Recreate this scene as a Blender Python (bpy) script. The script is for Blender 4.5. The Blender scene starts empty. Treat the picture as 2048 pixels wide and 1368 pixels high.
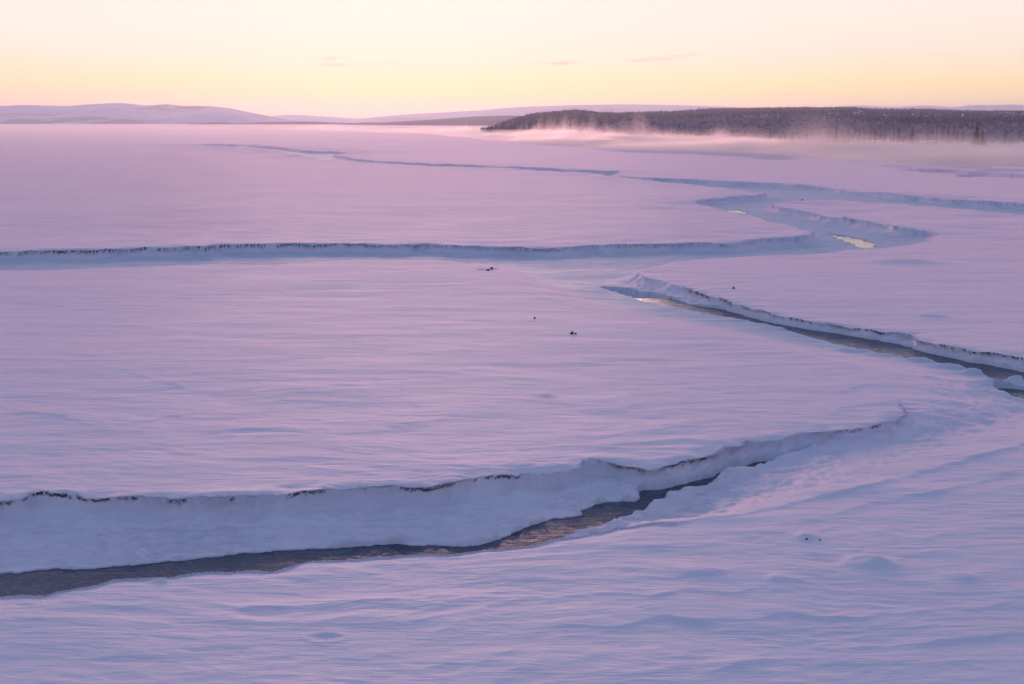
import bpy, math, random
import numpy as np

random.seed(7)
RNG = np.random.default_rng(11)
scene = bpy.context.scene
col = scene.collection

# ------------------------------------------------------------------ camera
CAM_H = 9.0
F = 2472.0                       # focal length in pixels of a 2048 px wide frame
PITCH = math.atan(439.0 / F)
cam_d = bpy.data.cameras.new("camera")
cam = bpy.data.objects.new("camera", cam_d)
col.objects.link(cam)
cam.location = (0, 0, CAM_H)
cam.rotation_euler = (math.pi / 2 - PITCH, 0, 0)
cam_d.sensor_width = 36.0
cam_d.lens = 36.0 * F / 2048.0
cam_d.clip_start = 0.1
cam_d.clip_end = 60000
scene.camera = cam

# ------------------------------------------------------------------ world
SUN_EL, SUN_AZ = math.radians(4.0), math.radians(-5)          # ahead (+Y) and a little left, just above the hills
world = bpy.data.worlds.new("World")
scene.world = world
world.use_nodes = True
wt = world.node_tree
wt.nodes.clear()


class NT:
    """tiny helper to write node trees as expressions"""
    def __init__(self, tree):
        self.t = tree

    def node(self, typ, **kw):
        n = self.t.nodes.new(typ)
        for k, v in kw.items():
            setattr(n, k, v)
        return n

    def put(self, sock, v):
        if isinstance(v, bpy.types.NodeSocket):
            self.t.links.new(v, sock)
        elif v is not None:
            sock.default_value = v

    def m(self, op, a, b=None, c=None, clamp=False):
        n = self.node('ShaderNodeMath', operation=op)
        n.use_clamp = clamp
        self.put(n.inputs[0], a)
        self.put(n.inputs[1], b)
        self.put(n.inputs[2], c)
        return n.outputs[0]

    def mix(self, f, a, b, blend='MIX'):
        n = self.node('ShaderNodeMix', data_type='RGBA', blend_type=blend)
        self.put(n.inputs[0], f)
        self.put(n.inputs[6], a if not isinstance(a, tuple) else (*a, 1)[:4])
        self.put(n.inputs[7], b if not isinstance(b, tuple) else (*b, 1)[:4])
        return n.outputs[2]

    def ramp(self, f, stops, interp='LINEAR'):
        n = self.node('ShaderNodeValToRGB')
        r = n.color_ramp
        r.interpolation = interp
        while len(r.elements) < len(stops):
            r.elements.new(0.5)
        for e, (p, c) in zip(r.elements, stops):
            e.position = p
            e.color = (*c, 1) if isinstance(c, tuple) else (c, c, c, 1)
        self.put(n.inputs[0], f)
        return n.outputs[0]

    def noise(self, vec, scale, detail=3, rough=0.5, dist=0.0):
        n = self.node('ShaderNodeTexNoise')
        self.put(n.inputs['Vector'], vec)
        n.inputs['Scale'].default_value = scale
        n.inputs['Detail'].default_value = detail
        n.inputs['Roughness'].default_value = rough
        n.inputs['Distortion'].default_value = dist
        return n.outputs['Fac']

    def mapping(self, vec, scale=(1, 1, 1), rot=(0, 0, 0), loc=(0, 0, 0)):
        n = self.node('ShaderNodeMapping')
        self.put(n.inputs[0], vec)
        n.inputs['Location'].default_value = loc
        n.inputs['Rotation'].default_value = rot
        n.inputs['Scale'].default_value = scale
        return n.outputs[0]

    def comb(self, x, y, z):
        n = self.node('ShaderNodeCombineXYZ')
        for i, v in enumerate((x, y, z)):
            self.put(n.inputs[i], v)
        return n.outputs[0]

    def sep(self, v):
        n = self.node('ShaderNodeSeparateXYZ')
        self.put(n.inputs[0], v)
        return n.outputs

    def map_range(self, v, a, b, c=0.0, d=1.0, smooth=True):
        n = self.node('ShaderNodeMapRange')
        if smooth:
            n.interpolation_type = 'SMOOTHSTEP'
        self.put(n.inputs[0], v)
        for i, x in enumerate((a, b, c, d)):
            n.inputs[i + 1].default_value = x
        return n.outputs[0]


W = NT(wt)
g = W.node('ShaderNodeTexCoord').outputs['Generated']
X, Y, Z = W.sep(g)
zpos = W.m('MAXIMUM', Z, 0.0)
zr = W.m('POWER', zpos, 0.5)                     # more room in the ramp near the horizon
sq = math.sqrt
front = W.ramp(zr, [
    (0.00, (1.42, 0.88, 0.36)), (sq(.012), (1.36, 1.05, 0.30)), (sq(.028), (1.24, 1.00, 0.43)),
    (sq(.050), (1.12, 0.94, 0.74)), (sq(.10), (1.10, 0.93, 0.86)), (sq(.20), (0.70, 0.64, 0.74)),
    (sq(.38), (0.32, 0.38, 0.59)), (sq(.65), (0.19, 0.27, 0.48)), (1.0, (0.165, 0.24, 0.44))])
back = W.ramp(zr, [
    (0.00, (0.13, 0.18, 0.32)), (sq(.08), (0.16, 0.20, 0.35)), (sq(.2), (0.18, 0.23, 0.41)),
    (sq(.5), (0.19, 0.25, 0.46)), (1.0, (0.18, 0.25, 0.47))])
pinkf = W.m('MULTIPLY', W.map_range(X, -0.05, -0.55), W.map_range(Z, 0.07, 0.0))
front = W.mix(W.m('MULTIPLY', pinkf, 0.85), front, (1.55, 0.80, 0.40))
pinkr = W.m('MULTIPLY', W.map_range(X, 0.0, 0.5), W.map_range(Z, 0.06, 0.0))
front = W.mix(W.m('MULTIPLY', pinkr, 0.4), front, (1.50, 0.93, 0.48))
skyc = W.mix(W.map_range(Y, -0.45, 0.75), back, front)
# faint wisps of cloud low over the horizon
ax = W.m('DIVIDE', X, W.m('MAXIMUM', Y, 0.05))
ez = W.m('DIVIDE', Z, W.m('MAXIMUM', Y, 0.05))
wn = W.noise(W.comb(W.m('MULTIPLY', ax, 60), W.m('MULTIPLY', ez, 420), 0.0), 1.0, 5, 0.65, 0.6)
wn = W.map_range(wn, 0.34, 0.62)
cl = None
for (px, py, sa, se, k) in ((665, 122, 30, 3.2, .42), (672, 134, 34, 3.4, .5), (790, 128, 50, 2.5, .16), (1128, 131, 32, 4.0, .6),
                            (1060, 133, 60, 2.5, .2), (1296, 124, 42, 4.2, .55), (1345, 117, 26, 2.5, .3), (1383, 113, 14, 2, .3),
                            (1575, 191, 44, 2.6, .45), (1690, 196, 44, 1.8, .2), (1868, 116, 34, 2.4, .25), (1160, 203, 50, 1.8, .35),
                            (40, 202, 60, 2.0, .3), (300, 190, 120, 2.5, .12)):
    a0, e0 = (px - 1024) / F, (245 - py) / F
    da = W.m('DIVIDE', W.m('SUBTRACT', ax, a0), sa / F)
    de = W.m('DIVIDE', W.m('SUBTRACT', W.m('SUBTRACT', ez, e0), W.m('MULTIPLY', da, 1.6 / F)), se / F)
    q = W.m('EXPONENT', W.m('MULTIPLY', W.m('ADD', W.m('MULTIPLY', da, da), W.m('MULTIPLY', de, de)), -1.0))
    q = W.m('MULTIPLY', q, k)
    cl = q if cl is None else W.m('ADD', cl, q)
cl = W.m('MULTIPLY', cl, wn)
cl = W.m('MULTIPLY', cl, W.map_range(Y, 0.1, 0.3))
skyc = W.mix(W.m('MULTIPLY', cl, 1.2, clamp=True), skyc, (0.66, 0.50, 0.52))
# the physical sky gives its own faint share of light
nish = W.node('ShaderNodeTexSky')
nish.sky_type = 'NISHITA'
nish.sun_disc = False
nish.sun_elevation = SUN_EL
nish.sun_rotation = SUN_AZ
nb = W.node('ShaderNodeBackground')
W.put(nb.inputs[0], nish.outputs[0])
nb.inputs[1].default_value = 0.003
bg = W.node('ShaderNodeBackground')
W.put(bg.inputs[0], skyc)
bg.inputs[1].default_value = 1.0
add = W.node('ShaderNodeAddShader')
wt.links.new(nb.outputs[0], add.inputs[0])
wt.links.new(bg.outputs[0], add.inputs[1])
wo = W.node('ShaderNodeOutputWorld')
wt.links.new(add.outputs[0], wo.inputs[0])

# ------------------------------------------------------------------ sun: the soft low glow behind the hills
sun_d = bpy.data.lights.new("sun", 'SUN')
sun_d.energy = 1.4
sun_d.angle = math.radians(24)
sun_d.color = (1.0, 0.52, 0.46)
sun = bpy.data.objects.new("sun", sun_d)
col.objects.link(sun)
sun.rotation_euler = (-(math.pi / 2 - SUN_EL), 0, -SUN_AZ)     # light travels towards -Y, slightly down
scene.view_settings.view_transform = 'Standard'
scene.view_settings.look = 'None'
scene.view_settings.exposure = 0.0
scene.view_settings.gamma = 1.0
scene.view_settings.use_curve_mapping = False
scene.cycles.use_denoising = True
scene.cycles.volume_max_steps = 512
scene.cycles.max_bounces = 6
scene.cycles.volume_bounces = 5

# ------------------------------------------------------------------ numeric helpers
ST, CT = math.sin(PITCH), math.cos(PITCH)


def ray(px, py):
    """direction of the pixel, scaled so that its Y component is 1"""
    px, py = np.asarray(px, float), np.asarray(py, float)
    u, v = (px - 1024) / F, (684 - py) / F
    dy, dz = CT + v * ST, -ST + v * CT
    return u / dy, dz / dy


def unproj(px, py, z=0.0):
    dx, dz = ray(px, py)
    y = (z - CAM_H) / dz
    return np.stack([dx * y, y], -1)


def hash2(ix, iy, seed):
    h = (ix.astype(np.int64) * 374761393 + iy.astype(np.int64) * 668265263 + seed * 974711) & 0xFFFFFFFF
    h = ((h ^ (h >> 13)) * 1274126177) & 0xFFFFFFFF
    h = h ^ (h >> 16)
    return (h & 0xFFFF) / 65535.0 * 6.2831853


def perlin(x, y, seed=0):
    x0, y0 = np.floor(x), np.floor(y)
    fx, fy = x - x0, y - y0
    ux, uy = fx * fx * fx * (fx * (fx * 6 - 15) + 10), fy * fy * fy * (fy * (fy * 6 - 15) + 10)

    def gr(ox, oy):
        a = hash2(x0 + ox, y0 + oy, seed)
        return np.cos(a) * (fx - ox) + np.sin(a) * (fy - oy)
    a, b = gr(0, 0), gr(1, 0)
    c, d = gr(0, 1), gr(1, 1)
    return 1.5 * ((a * (1 - ux) + b * ux) * (1 - uy) + (c * (1 - ux) + d * ux) * uy)


def fbm(x, y, oct=3, seed=0, gain=0.5):
    s, a = 0.0, 1.0
    for k in range(oct):
        s = s + a * perlin(x, y, seed + k * 17)
        x, y, a = x * 2.03 + 7.1, y * 2.03 + 3.3, a * gain
    return s


def sstep(a, b, x):
    t = np.clip((x - a) / (b - a), 0, 1)
    return t * t * (3 - 2 * t)


def catmull(P, n=5, closed=False):
    P = np.asarray(P, float)
    Q = np.vstack([P[-1], P, P[0], P[1]]) if closed else np.vstack([2 * P[0] - P[1], P, 2 * P[-1] - P[-2]])
    out = []
    for i in range(1, len(Q) - 2):
        p0, p1, p2, p3 = Q[i - 1], Q[i], Q[i + 1], Q[i + 2]
        for t in np.arange(n) / n:
            v = 0.5 * ((2 * p1) + (-p0 + p2) * t + (2 * p0 - 5 * p1 + 4 * p2 - p3) * t * t
                       + (-p0 + 3 * p1 - 3 * p2 + p3) * t ** 3)
            lin = p1 * (1 - t) + p2 * t
            v = 0.6 * v + 0.4 * lin
            v[2:] = lin[2:]
            out.append(v)
    if not closed:
        out.append(Q[-2])
    return np.array(out)


def seg_dist(P, A, B, at):
    """nearest distance, attributes at the nearest point and offset vector; P (n,2); blocks of near-by points culled"""
    n = len(P)
    D = np.empty(n)
    AT = np.empty((n, at.shape[2]))
    V = np.empty((n, 2))
    bs = 576
    mid, half = (A + B) / 2, np.linalg.norm(B - A, axis=1) / 2
    AB = B - A
    L2 = np.maximum((AB ** 2).sum(1), 1e-12)
    for i in range(0, n, bs):
        p = P[i:i + bs]
        c = (p.min(0) + p.max(0)) / 2
        r = np.linalg.norm(p - c, axis=1).max()
        dc = np.linalg.norm(mid - c, axis=1)
        lim = (dc + half).min() + 2 * r + 1e-6
        k = np.nonzero(dc - half <= lim)[0]
        a, ab = A[k], AB[k]
        rx = p[:, None, 0] - a[None, :, 0]
        ry = p[:, None, 1] - a[None, :, 1]
        t = np.clip((rx * ab[:, 0] + ry * ab[:, 1]) / L2[k], 0, 1)
        vx, vy = rx - t * ab[:, 0], ry - t * ab[:, 1]
        d2 = vx * vx + vy * vy
        j = d2.argmin(1)
        ii = np.arange(len(p))
        D[i:i + bs] = np.sqrt(d2[ii, j])
        tt = t[ii, j][:, None]
        AT[i:i + bs] = at[k[j], 0] * (1 - tt) + at[k[j], 1] * tt
        V[i:i + bs, 0] = vx[ii, j]
        V[i:i + bs, 1] = vy[ii, j]
    return D, AT, V


def inside(P, poly):
    """even-odd test by scanning polygon edges, culled per block"""
    n = len(P)
    res = np.zeros(n, bool)
    A, B = poly, np.roll(poly, -1, 0)
    bs = 576
    for i in range(0, n, bs):
        p = P[i:i + bs]
        y0, y1 = p[:, 1].min(), p[:, 1].max()
        k = np.nonzero((np.minimum(A[:, 1], B[:, 1]) <= y1) & (np.maximum(A[:, 1], B[:, 1]) >= y0))[0]
        if len(k) == 0:
            continue
        a, b = A[k], B[k]
        py = p[:, None, 1]
        cond = (a[:, 1] > py) != (b[:, 1] > py)
        den = np.where(np.abs(b[:, 1] - a[:, 1]) < 1e-12, 1e-12, b[:, 1] - a[:, 1])
        xi = a[:, 0] + (py - a[:, 1]) * (b[:, 0] - a[:, 0]) / den
        res[i:i + bs] = (np.count_nonzero(cond & (p[:, None, 0] < xi), axis=1) % 2) == 1
    return res


# ------------------------------------------------------------------ the network of tidal creeks (photo trace -> metres)
# kinds: lip fraction, mud with undercut shade, soft flag
KIND = {'c': (.40, 1.0, 0), 'd': (.39, 0.45, 0), 'e': (.39, 0.0, 0), 'n': (.35, 0.0, 0), 'm': (.08, 0.0, 0), 's': (0., 0., 1)}
NET = [
    # creek C, far bank
    (-500, 512, 'c'), (-250, 506, 'c'), (0, 503, 'c'), (60, 502, 'c'), (110, 500, 'c'), (200, 500, 'c'), (300, 496, 'c'), (420, 494, 'c'), (430, 491, 'c'),
    (520, 490, 'c'), (600, 488, 'c'), (700, 488, 'd'), (780, 490, 'd'), (850, 487, 'd'), (900, 491, 'd'), (980, 493, 'd'),
    (1100, 495, 'd'), (1170, 490, 'd'), (1300, 487, 'd'), (1400, 485, 'd'), (1450, 485, 'd'), (1520, 478, 'd'),
    (1600, 473, 'e'), (1624, 466, 'e'), (1600, 459, 'n'), (1545, 445, 'n'), (1490, 430, 'n'), (1440, 418, 'n'),
    (1400, 410, 'n'), (1388, 404, 'e'), (1420, 399, 'e'), (1480, 393, 'e'), (1515, 389, 'e'), (1532, 386, 'n'), (1480, 380, 'n'),
    (1400, 371, 'n'), (1300, 362, 'n'), (1200, 350, 'n'), (1100, 342, 'n'), (1000, 338, 'n'), (850, 332, 'n'),
    (700, 322.5, 'n'), (655, 319, 'n'), (600, 312, 'n'), (560, 304, 'n'), (480, 297, 'n'), (372, 290.5, 'n'),
    # creek F, far bank
    (400, 288.5, 'e'), (480, 290.5, 'e'), (560, 297, 'e'), (610, 302.5, 'd'), (660, 304, 'e'), (690, 307, 'e'), (670, 311, 'e'),
    (720, 319, 'e'), (850, 327.5, 'e'), (1000, 334, 'e'),
    (1120, 339, 'e'), (1160, 342, 'e'), (1240, 344, 'e'), (1232, 350, 'e'), (1290, 356, 'e'), (1350, 359, 'e'), (1450, 364, 'e'),
    (1550, 367, 'd'), (1650, 374, 'd'), (1700, 381, 'd'), (1750, 385, 'd'), (1850, 394, 'd'), (1950, 402, 'd'),
    (2048, 408, 'd'), (2400, 424, 'e'),
    # creek F, near bank
    (2400, 458, 'n'), (2048, 429, 'n'), (1950, 420, 'n'), (1850, 412, 'n'), (1750, 405, 'n'), (1680, 402, 'n'), (1600, 404, 'n'),
    (1540, 410, 'e'),
    # creek D, far bank
    (1580, 418, 'd'), (1640, 429, 'd'), (1700, 438, 'd'), (1760, 447, 'd'), (1800, 455, 'd'), (1850, 462, 'e'),
    (1872, 469, 'e'), (1850, 482, 'n'), (1800, 492, 'n'), (1748, 498, 'n'), (1700, 500, 'n'), (1650, 506, 'n'), (1600, 508, 'n'),
    (1500, 513, 'n'), (1400, 518, 'n'), (1350, 523, 'n'), (1300, 535, 'm'), (1276, 547, 'm'),
    # creek B, far bank
    (1300, 557, 'm'), (1340, 568, 'm'), (1380, 578, 'c'), (1430, 592, 'c'), (1500, 612, 'c'), (1560, 627, 'c'),
    (1620, 637, 'c'), (1700, 649, 'c'), (1760, 658, 'c'), (1800, 660, 'c'), (1832, 664, 'd'), (1840, 676, 'c'), (1900, 691, 'c'),
    (1950, 700, 'c'), (2048, 712, 'c'), (2400, 760, 'c'),
    (2600, 800, 's'), (2600, 860, 's'), (2250, 860, 's'),
    # creek A, near bank
    (2048, 893, 's'), (1921, 930, 's'), (1760, 972, 's'), (1618, 1003, 's'), (1482, 1036, 's'), (1380, 1048, 's'), (1300, 1055, 'n'),
    (1230, 1062, 'n'), (1150, 1077, 'n'), (1090, 1085, 'n'), (1060, 1094, 'n'), (1010, 1100, 'n'), (970, 1103, 'n'),
    (920, 1114, 'n'), (850, 1112, 'n'), (740, 1115, 'n'), (680, 1120, 'n'), (600, 1126, 'n'), (545, 1142, 'n'),
    (500, 1140, 'n'), (380, 1148, 'n'), (320, 1157, 'n'), (240, 1160, 'n'), (210, 1168, 'n'), (140, 1181, 'n'),
    (90, 1188, 'n'), (0, 1192, 'n'), (-300, 1215, 'n'), (-700, 1250, 'n'),
    # creek A, far bank
    (-700, 1030, 'c'), (-250, 1003, 'c'), (0, 997, 'c'), (60, 986, 'c'), (130, 985, 'c'), (200, 990, 'c'), (290, 987, 'c'), (370, 994, 'c'),
    (470, 990, 'c'), (560, 983, 'c'), (690, 975, 'd'), (780, 966, 'c'), (850, 967, 'c'), (900, 962, 'c'), (1000, 947, 'c'),
    (1090, 939, 'd'), (1145, 932, 'd'), (1160, 922, 'e'), (1200, 920, 'e'), (1250, 926, 'c'), (1310, 931, 'c'), (1400, 908, 'c'), (1450, 892, 'd'),
    (1478, 888, 'e'), (1490, 880, 'e'), (1560, 878, 'e'), (1580, 868, 'e'), (1620, 866, 'd'), (1700, 862, 'd'), (1770, 846, 'c'), (1803, 834, 'e'), (1806, 818, 'e'),
    (1795, 795, 's'), (1770, 765, 's'), (1720, 740, 's'), (1620, 712, 's'), (1500, 690, 's'), (1400, 665, 's'), (1300, 645, 's'),
    (1200, 625, 's'), (1100, 600, 's'), (1040, 575, 's'), (1000, 552, 's'), (960, 533, 's'),
    # creek C, near bank
    (900, 523, 'n'), (800, 521, 'n'), (700, 521, 'n'), (560, 529, 'n'), (450, 528, 'n'), (300, 534, 'n'), (100, 541, 'n'),
    (0, 541, 'n'), (-250, 546, 'n'), (-500, 552, 'n')]
raw = np.array([(a, b, *KIND[k]) for a, b, k in NET])
cm = catmull(raw, 5, closed=True)
net_xy = unproj(cm[:, 0], cm[:, 1])
net_at = cm[:, 2:]
SA, SB = net_xy, np.roll(net_xy, -1, 0)
SAT = np.stack([net_at, np.roll(net_at, -1, 0)], 1)
soft = (SAT[:, :, 2].mean(1) > 0.5)
ch = ~soft

ZW_A, ZW_B, ZW_D = -.715, -0.47, -.69      # level of the open water in the near creek and in the others


def creek_depth(x, y):
    near = 0.68 - .14 * sstep(-3.0, 5.0, x)          # the near creek runs in steps down to the left
    return near + (0.44 - near) * sstep(35.5, 39.5, y) + .22 * sstep(66, 78, y)


WATERS = [
    # creek A
    [(-700, 1195), (0, 1147), (100, 1142), (200, 1136), (300, 1128), (400, 1117), (480, 1108), (560, 1103), (650, 1098), (740, 1091),
     (800, 1091), (903, 1093), (950, 1092), (988, 1084), (1022, 1070), (1090, 1041), (1130, 1036), (1169, 1031), (1166, 1021), (1210, 1006),
     (1279, 1003), (1276, 988), (1310, 965), (1361, 954), (1450, 934), (1500, 926), (1570, 911), (1640, 897), (1645, 903), (1570, 924), (1500, 945),
     (1415, 970), (1354, 990), (1300, 1010), (1279, 1024), (1217, 1053), (1160, 1070), (1120, 1085), (1080, 1110), (900, 1150), (500, 1190), (-700, 1330)],
    # creek B
    [(1202, 572), (1240, 575), (1268, 580), (1290, 586), (1320, 590), (1380, 610), (1440, 618), (1520, 630), (1600, 645), (1700, 668), (1800, 690),
     (1900, 712), (2000, 735), (2100, 755), (2300, 800), (2300, 830), (2120, 785), (2048, 768), (2030, 757), (2010, 766), (1980, 762), (1965, 750), (1930, 741), (1880, 730),
     (1830, 722), (1760, 708), (1700, 696), (1640, 680), (1600, 668), (1540, 652), (1480, 640), (1400, 625), (1340, 613), (1280, 601), (1250, 589), (1222, 580)],
    [(1990, 778), (2048, 780), (2300, 830), (2300, 838), (2048, 804), (2010, 795)],
    # creek D
    [(1660, 469), (1700, 475), (1738, 483), (1750, 490), (1744, 496), (1722, 496), (1706, 489), (1684, 480)],
    # creek G
    [(1452, 421), (1476, 421), (1496, 425), (1486, 427.5), (1462, 425)],
]
wat = []
for wpl in WATERS:
    q = catmull(np.array(wpl, float), 3, closed=True)
    w_ = unproj(q[:, 0], q[:, 1], (ZW_A, ZW_B, ZW_B, ZW_D, ZW_D)[len(wat)])
    if not wat:
        for _ in range(6):
            w_ = .5 * w_ + .5 * unproj(q[:, 0], q[:, 1], -(creek_depth(w_[:, 0], np.minimum(w_[:, 1], 35)) + .035))
    wat.append(w_)
WA = np.vstack(wat)
WB = np.vstack([np.roll(w, -1, 0) for w in wat])
WAT = np.zeros((len(WA), 2, 1))

# thin far leads: (points, half width m, depth m)
STROKES = [
    ([(480, 291), (560, 288), (640, 285.5), (690, 281.5), (775, 282.5)], 9, .9),
    ([(540, 273.5), (620, 273), (700, 275), (760, 277)], 14, .7),
    ([(860, 284), (900, 285), (940, 287)], 9, .8), ([(990, 290), (1040, 291.5), (1085, 293)], 8, .8),
    ([(1250, 302), (1330, 305), (1420, 308), (1500, 313), (1560, 316.5)], 6, .8),
    ([(1480, 318.5), (1530, 318), (1560, 316.5)], 5, .6),
    ([(1785, 333), (1830, 336)], 2.5, .5),
    ([(1845, 340.5), (1900, 344), (1950, 346), (1990, 350), (2048, 353), (2300, 362)], 5.5, 1.0),
    ([(1940, 352), (2000, 350)], 3, .7),
    ([(2010, 341), (2100, 343)], 5, .7), ([(1880, 333), (1960, 336)], 4, .4),
    ([(580, 312.5), (606, 312)], 2.5, .9),
    ([(960, 541), (978, 541.5), (990, 538)], .22, .14),
    
    
]
# crests: (points, height m, steep side towards camera)
CRESTS = [
    ([(1581, 1061), (1640, 1040), (1702, 1021), (1811, 999), (1900, 985), (1990, 960), (2100, 935)], .10, .35),
    ([(1300, 1054), (1482, 1036), (1618, 1003), (1760, 972), (1921, 930), (2048, 893), (2200, 850)], .12, .3),
    ([(1090, 1206), (1130, 1195), (1220, 1190), (1300, 1196), (1380, 1188), (1460, 1195), (1540, 1184), (1600, 1190)], .07, .25),
    ([(1086, 1251), (1222, 1256), (1320, 1239), (1413, 1246), (1500, 1244), (1600, 1236), (1700, 1243), (1760, 1232)], .09, .25),
    ([(1750, 1230), (1830, 1232), (1900, 1222), (1990, 1218), (2060, 1208)], .07, .25),
    ([(1640, 1300), (1740, 1296), (1810, 1300), (1880, 1284), (1960, 1278), (2060, 1272)], .09, .3),
    ([(1700, 1150), (1790, 1158), (1860, 1150), (1930, 1160), (2060, 1140)], .06, .25),
    ([(1560, 1110), (1640, 1118), (1710, 1108), (1800, 1119), (1900, 1108)], .05, .25),
    ([(0, 811), (60, 820), (120, 828), (170, 842), (215, 850), (260, 843), (330, 831), (410, 819)], .06, .3),
    ([(250, 742), (320, 758), (380, 776), (440, 780), (500, 772)], .05, .5),
    ([(1040, 570), (1120, 600), (1230, 622), (1330, 640), (1400, 652)], .10, 1.2),
    ([(1330, 640), (1380, 652), (1450, 662), (1540, 690), (1610, 703)], .08, .6),
    ([(1700, 745), (1790, 742), (1880, 752), (1960, 778)], .10, .9),
    ([(1640, 790), (1740, 770), (1786, 780)], .09, .7),
    ([(1660, 830), (1760, 806), (1800, 812)], .08, .7),
    ([(1820, 870), (1900, 842), (1960, 852), (2060, 830)], .10, .8),
    ([(1420, 1000), (1560, 975), (1700, 930), (1790, 890)], .04, .5),
    ([(540, 560), (800, 556), (960, 560)], .05, 1.5), ([(0, 606), (60, 604), (150, 612)], .06, .6),
    ([(150, 1320), (240, 1312), (330, 1318), (380, 1330)], .04, .2), ([(240, 1214), (330, 1206), (400, 1222)], .035, .3),
]
# mounds and hollows: px, py, sx, sy, height
BUMPS = [(1742, 1132, .45, .35, .16), (1812, 524, 2.2, 1.2, .22), (1868, 630, .5, .5, .13), (1846, 630, .25, .3, .06), (1088, 789, .35, .35, .07),
         (1612, 1080, .28, .2, .07), (540, 1226, .5, .3, -.025), (650, 1274, .28, .14, -.022),
         (1930, 1165, .35, .2, .06), (1560, 1165, .3, .2, .05),
         (1400, 1150, .5, .25, .05), (1470, 1330, .5, .2, .04), (320, 1160, .2, .1, .07), (860, 1106, .15, .1, .05),
         (400, 1120, .4, .15, .05), (440, 1134, .3, .1, .05), (10, 1140, .3, .12, .06), (900, 1040, .3, .12, .03),
         (1985, 770, .8, .35, .28), (1950, 745, .6, .3, .22), (1900, 735, .6, .3, .16), (1840, 722, .7, .3, .14), (1760, 712, .8, .3, .12),
         (1700, 700, .9, .35, .12), (1990, 790, .8, .25, .1), (2035, 760, .4, .3, .2),
         (620, 526, .9, .6, .15), (580, 527, .6, .5, .1), (470, 523, .9, .5, .1),
         (1160, 552, 2.0, 1.2, .06), (90, 983, .5, .4, .05)]

# river shores, as seen (px, py)
SOUTH = np.array([(-1200, 257), (-400, 255), (0, 254.5), (300, 255.5), (500, 258), (700, 262), (850, 267), (1000, 282), (1200, 295), (1400, 302),
                  (1540, 310), (1700, 320), (1850, 329), (2048, 334), (2400, 342), (3200, 350)], float)
NORTH = np.array([(-1200, 248.3), (-400, 248.8), (0, 249.2), (400, 250), (700, 254), (900, 257.5), (1000, 262), (1100, 267), (1300, 274), (1500, 281),
                  (1700, 288), (2048, 295), (2400, 300), (3200, 305)], float)


def shore_y(tab, a):
    dx, dz = ray(tab[:, 0], tab[:, 1])
    yy = -CAM_H / dz
    return 1 / np.interp(a, dx, 1 / yy)


# ------------------------------------------------------------------ the snow ground: one sheet, finer near the banks
HF = CAM_H * F
a_in = np.linspace(-.445, .445, 980)
a_out = .445 + np.cumsum(np.linspace(.0012, .02, 32))
acols = np.concatenate([-a_out[::-1], a_in, a_out])
NR = 1230
pf = np.concatenate([np.linspace(1900, 1160, 160)[:-1], np.linspace(1160, 60, 1900)[:-1], np.linspace(60, 1.2, 500)])
sub = acols[::4]
if sub[-1] != acols[-1]:
    sub = np.append(sub, acols[-1])
AA, PP = np.meshgrid(sub, pf, indexing='ij')
Pq = np.stack([AA * HF / PP, HF / PP], -1).reshape(-1, 2)
ti, tj = np.meshgrid(np.arange(AA.shape[0]), np.arange(AA.shape[1]), indexing='ij')
order = np.lexsort((tj.ravel(), ti.ravel(), (tj // 24).ravel(), (ti // 24).ravel()))
inv = np.empty_like(order)
inv[order] = np.arange(len(order))
dch = seg_dist(Pq[order], SA[ch], SB[ch], SAT[ch])[0][inv].reshape(AA.shape)
dwa = seg_dist(Pq[order], WA, WB, WAT)[0][inv].reshape(AA.shape)
Yq = HF / PP
px_m = Yq * Yq / HF * 2                     # metres of ground per render pixel
zone = .45 + .6 * px_m
boost = np.clip(1.2 + 9 * (Yq - 25) / 60, 1.2, 8)
dens = np.where(PP > 1160, .2, np.where(PP < 60, 1.1, .40))
dens = dens * (1 + boost * np.exp(-(dch / zone) ** 2) + .6 * np.exp(-(dwa / zone) ** 2))
gk = np.exp(-(np.arange(-30, 31) / 13.0) ** 2)
gk /= gk.sum()
pad = np.pad(dens, ((30, 30), (0, 0)), mode='edge')
dens = sum(gk[k] * pad[k:k + len(sub)] for k in range(61))      # neighbouring columns share nearly the same rows
dP = -np.gradient(pf)
cum = np.cumsum(dens * dP[None, :], 1)
cum = (cum - cum[:, :1]) / (cum[:, -1:] - cum[:, :1])
tgt = np.linspace(0, 1, NR)
Psub = np.stack([np.interp(tgt, cum[i], pf) for i in range(len(sub))])
# smooth from column to column, then fill the columns between
ker = np.array([1, 2, 3, 2, 1], float) / 9
pad = np.pad(Psub, ((2, 2), (0, 0)), mode='edge')
Psub = sum(ker[k] * pad[k:k + len(sub)] for k in range(5))
idx = np.interp(acols, sub, np.arange(len(sub)))
i0 = np.minimum(idx.astype(int), len(sub) - 2)
fr = (idx - i0)[:, None]
Pg = Psub[i0] * (1 - fr) + Psub[i0 + 1] * fr
Yg = HF / Pg
Xg = acols[:, None] * Yg
shape = Yg.shape
NC = shape[0]


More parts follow.
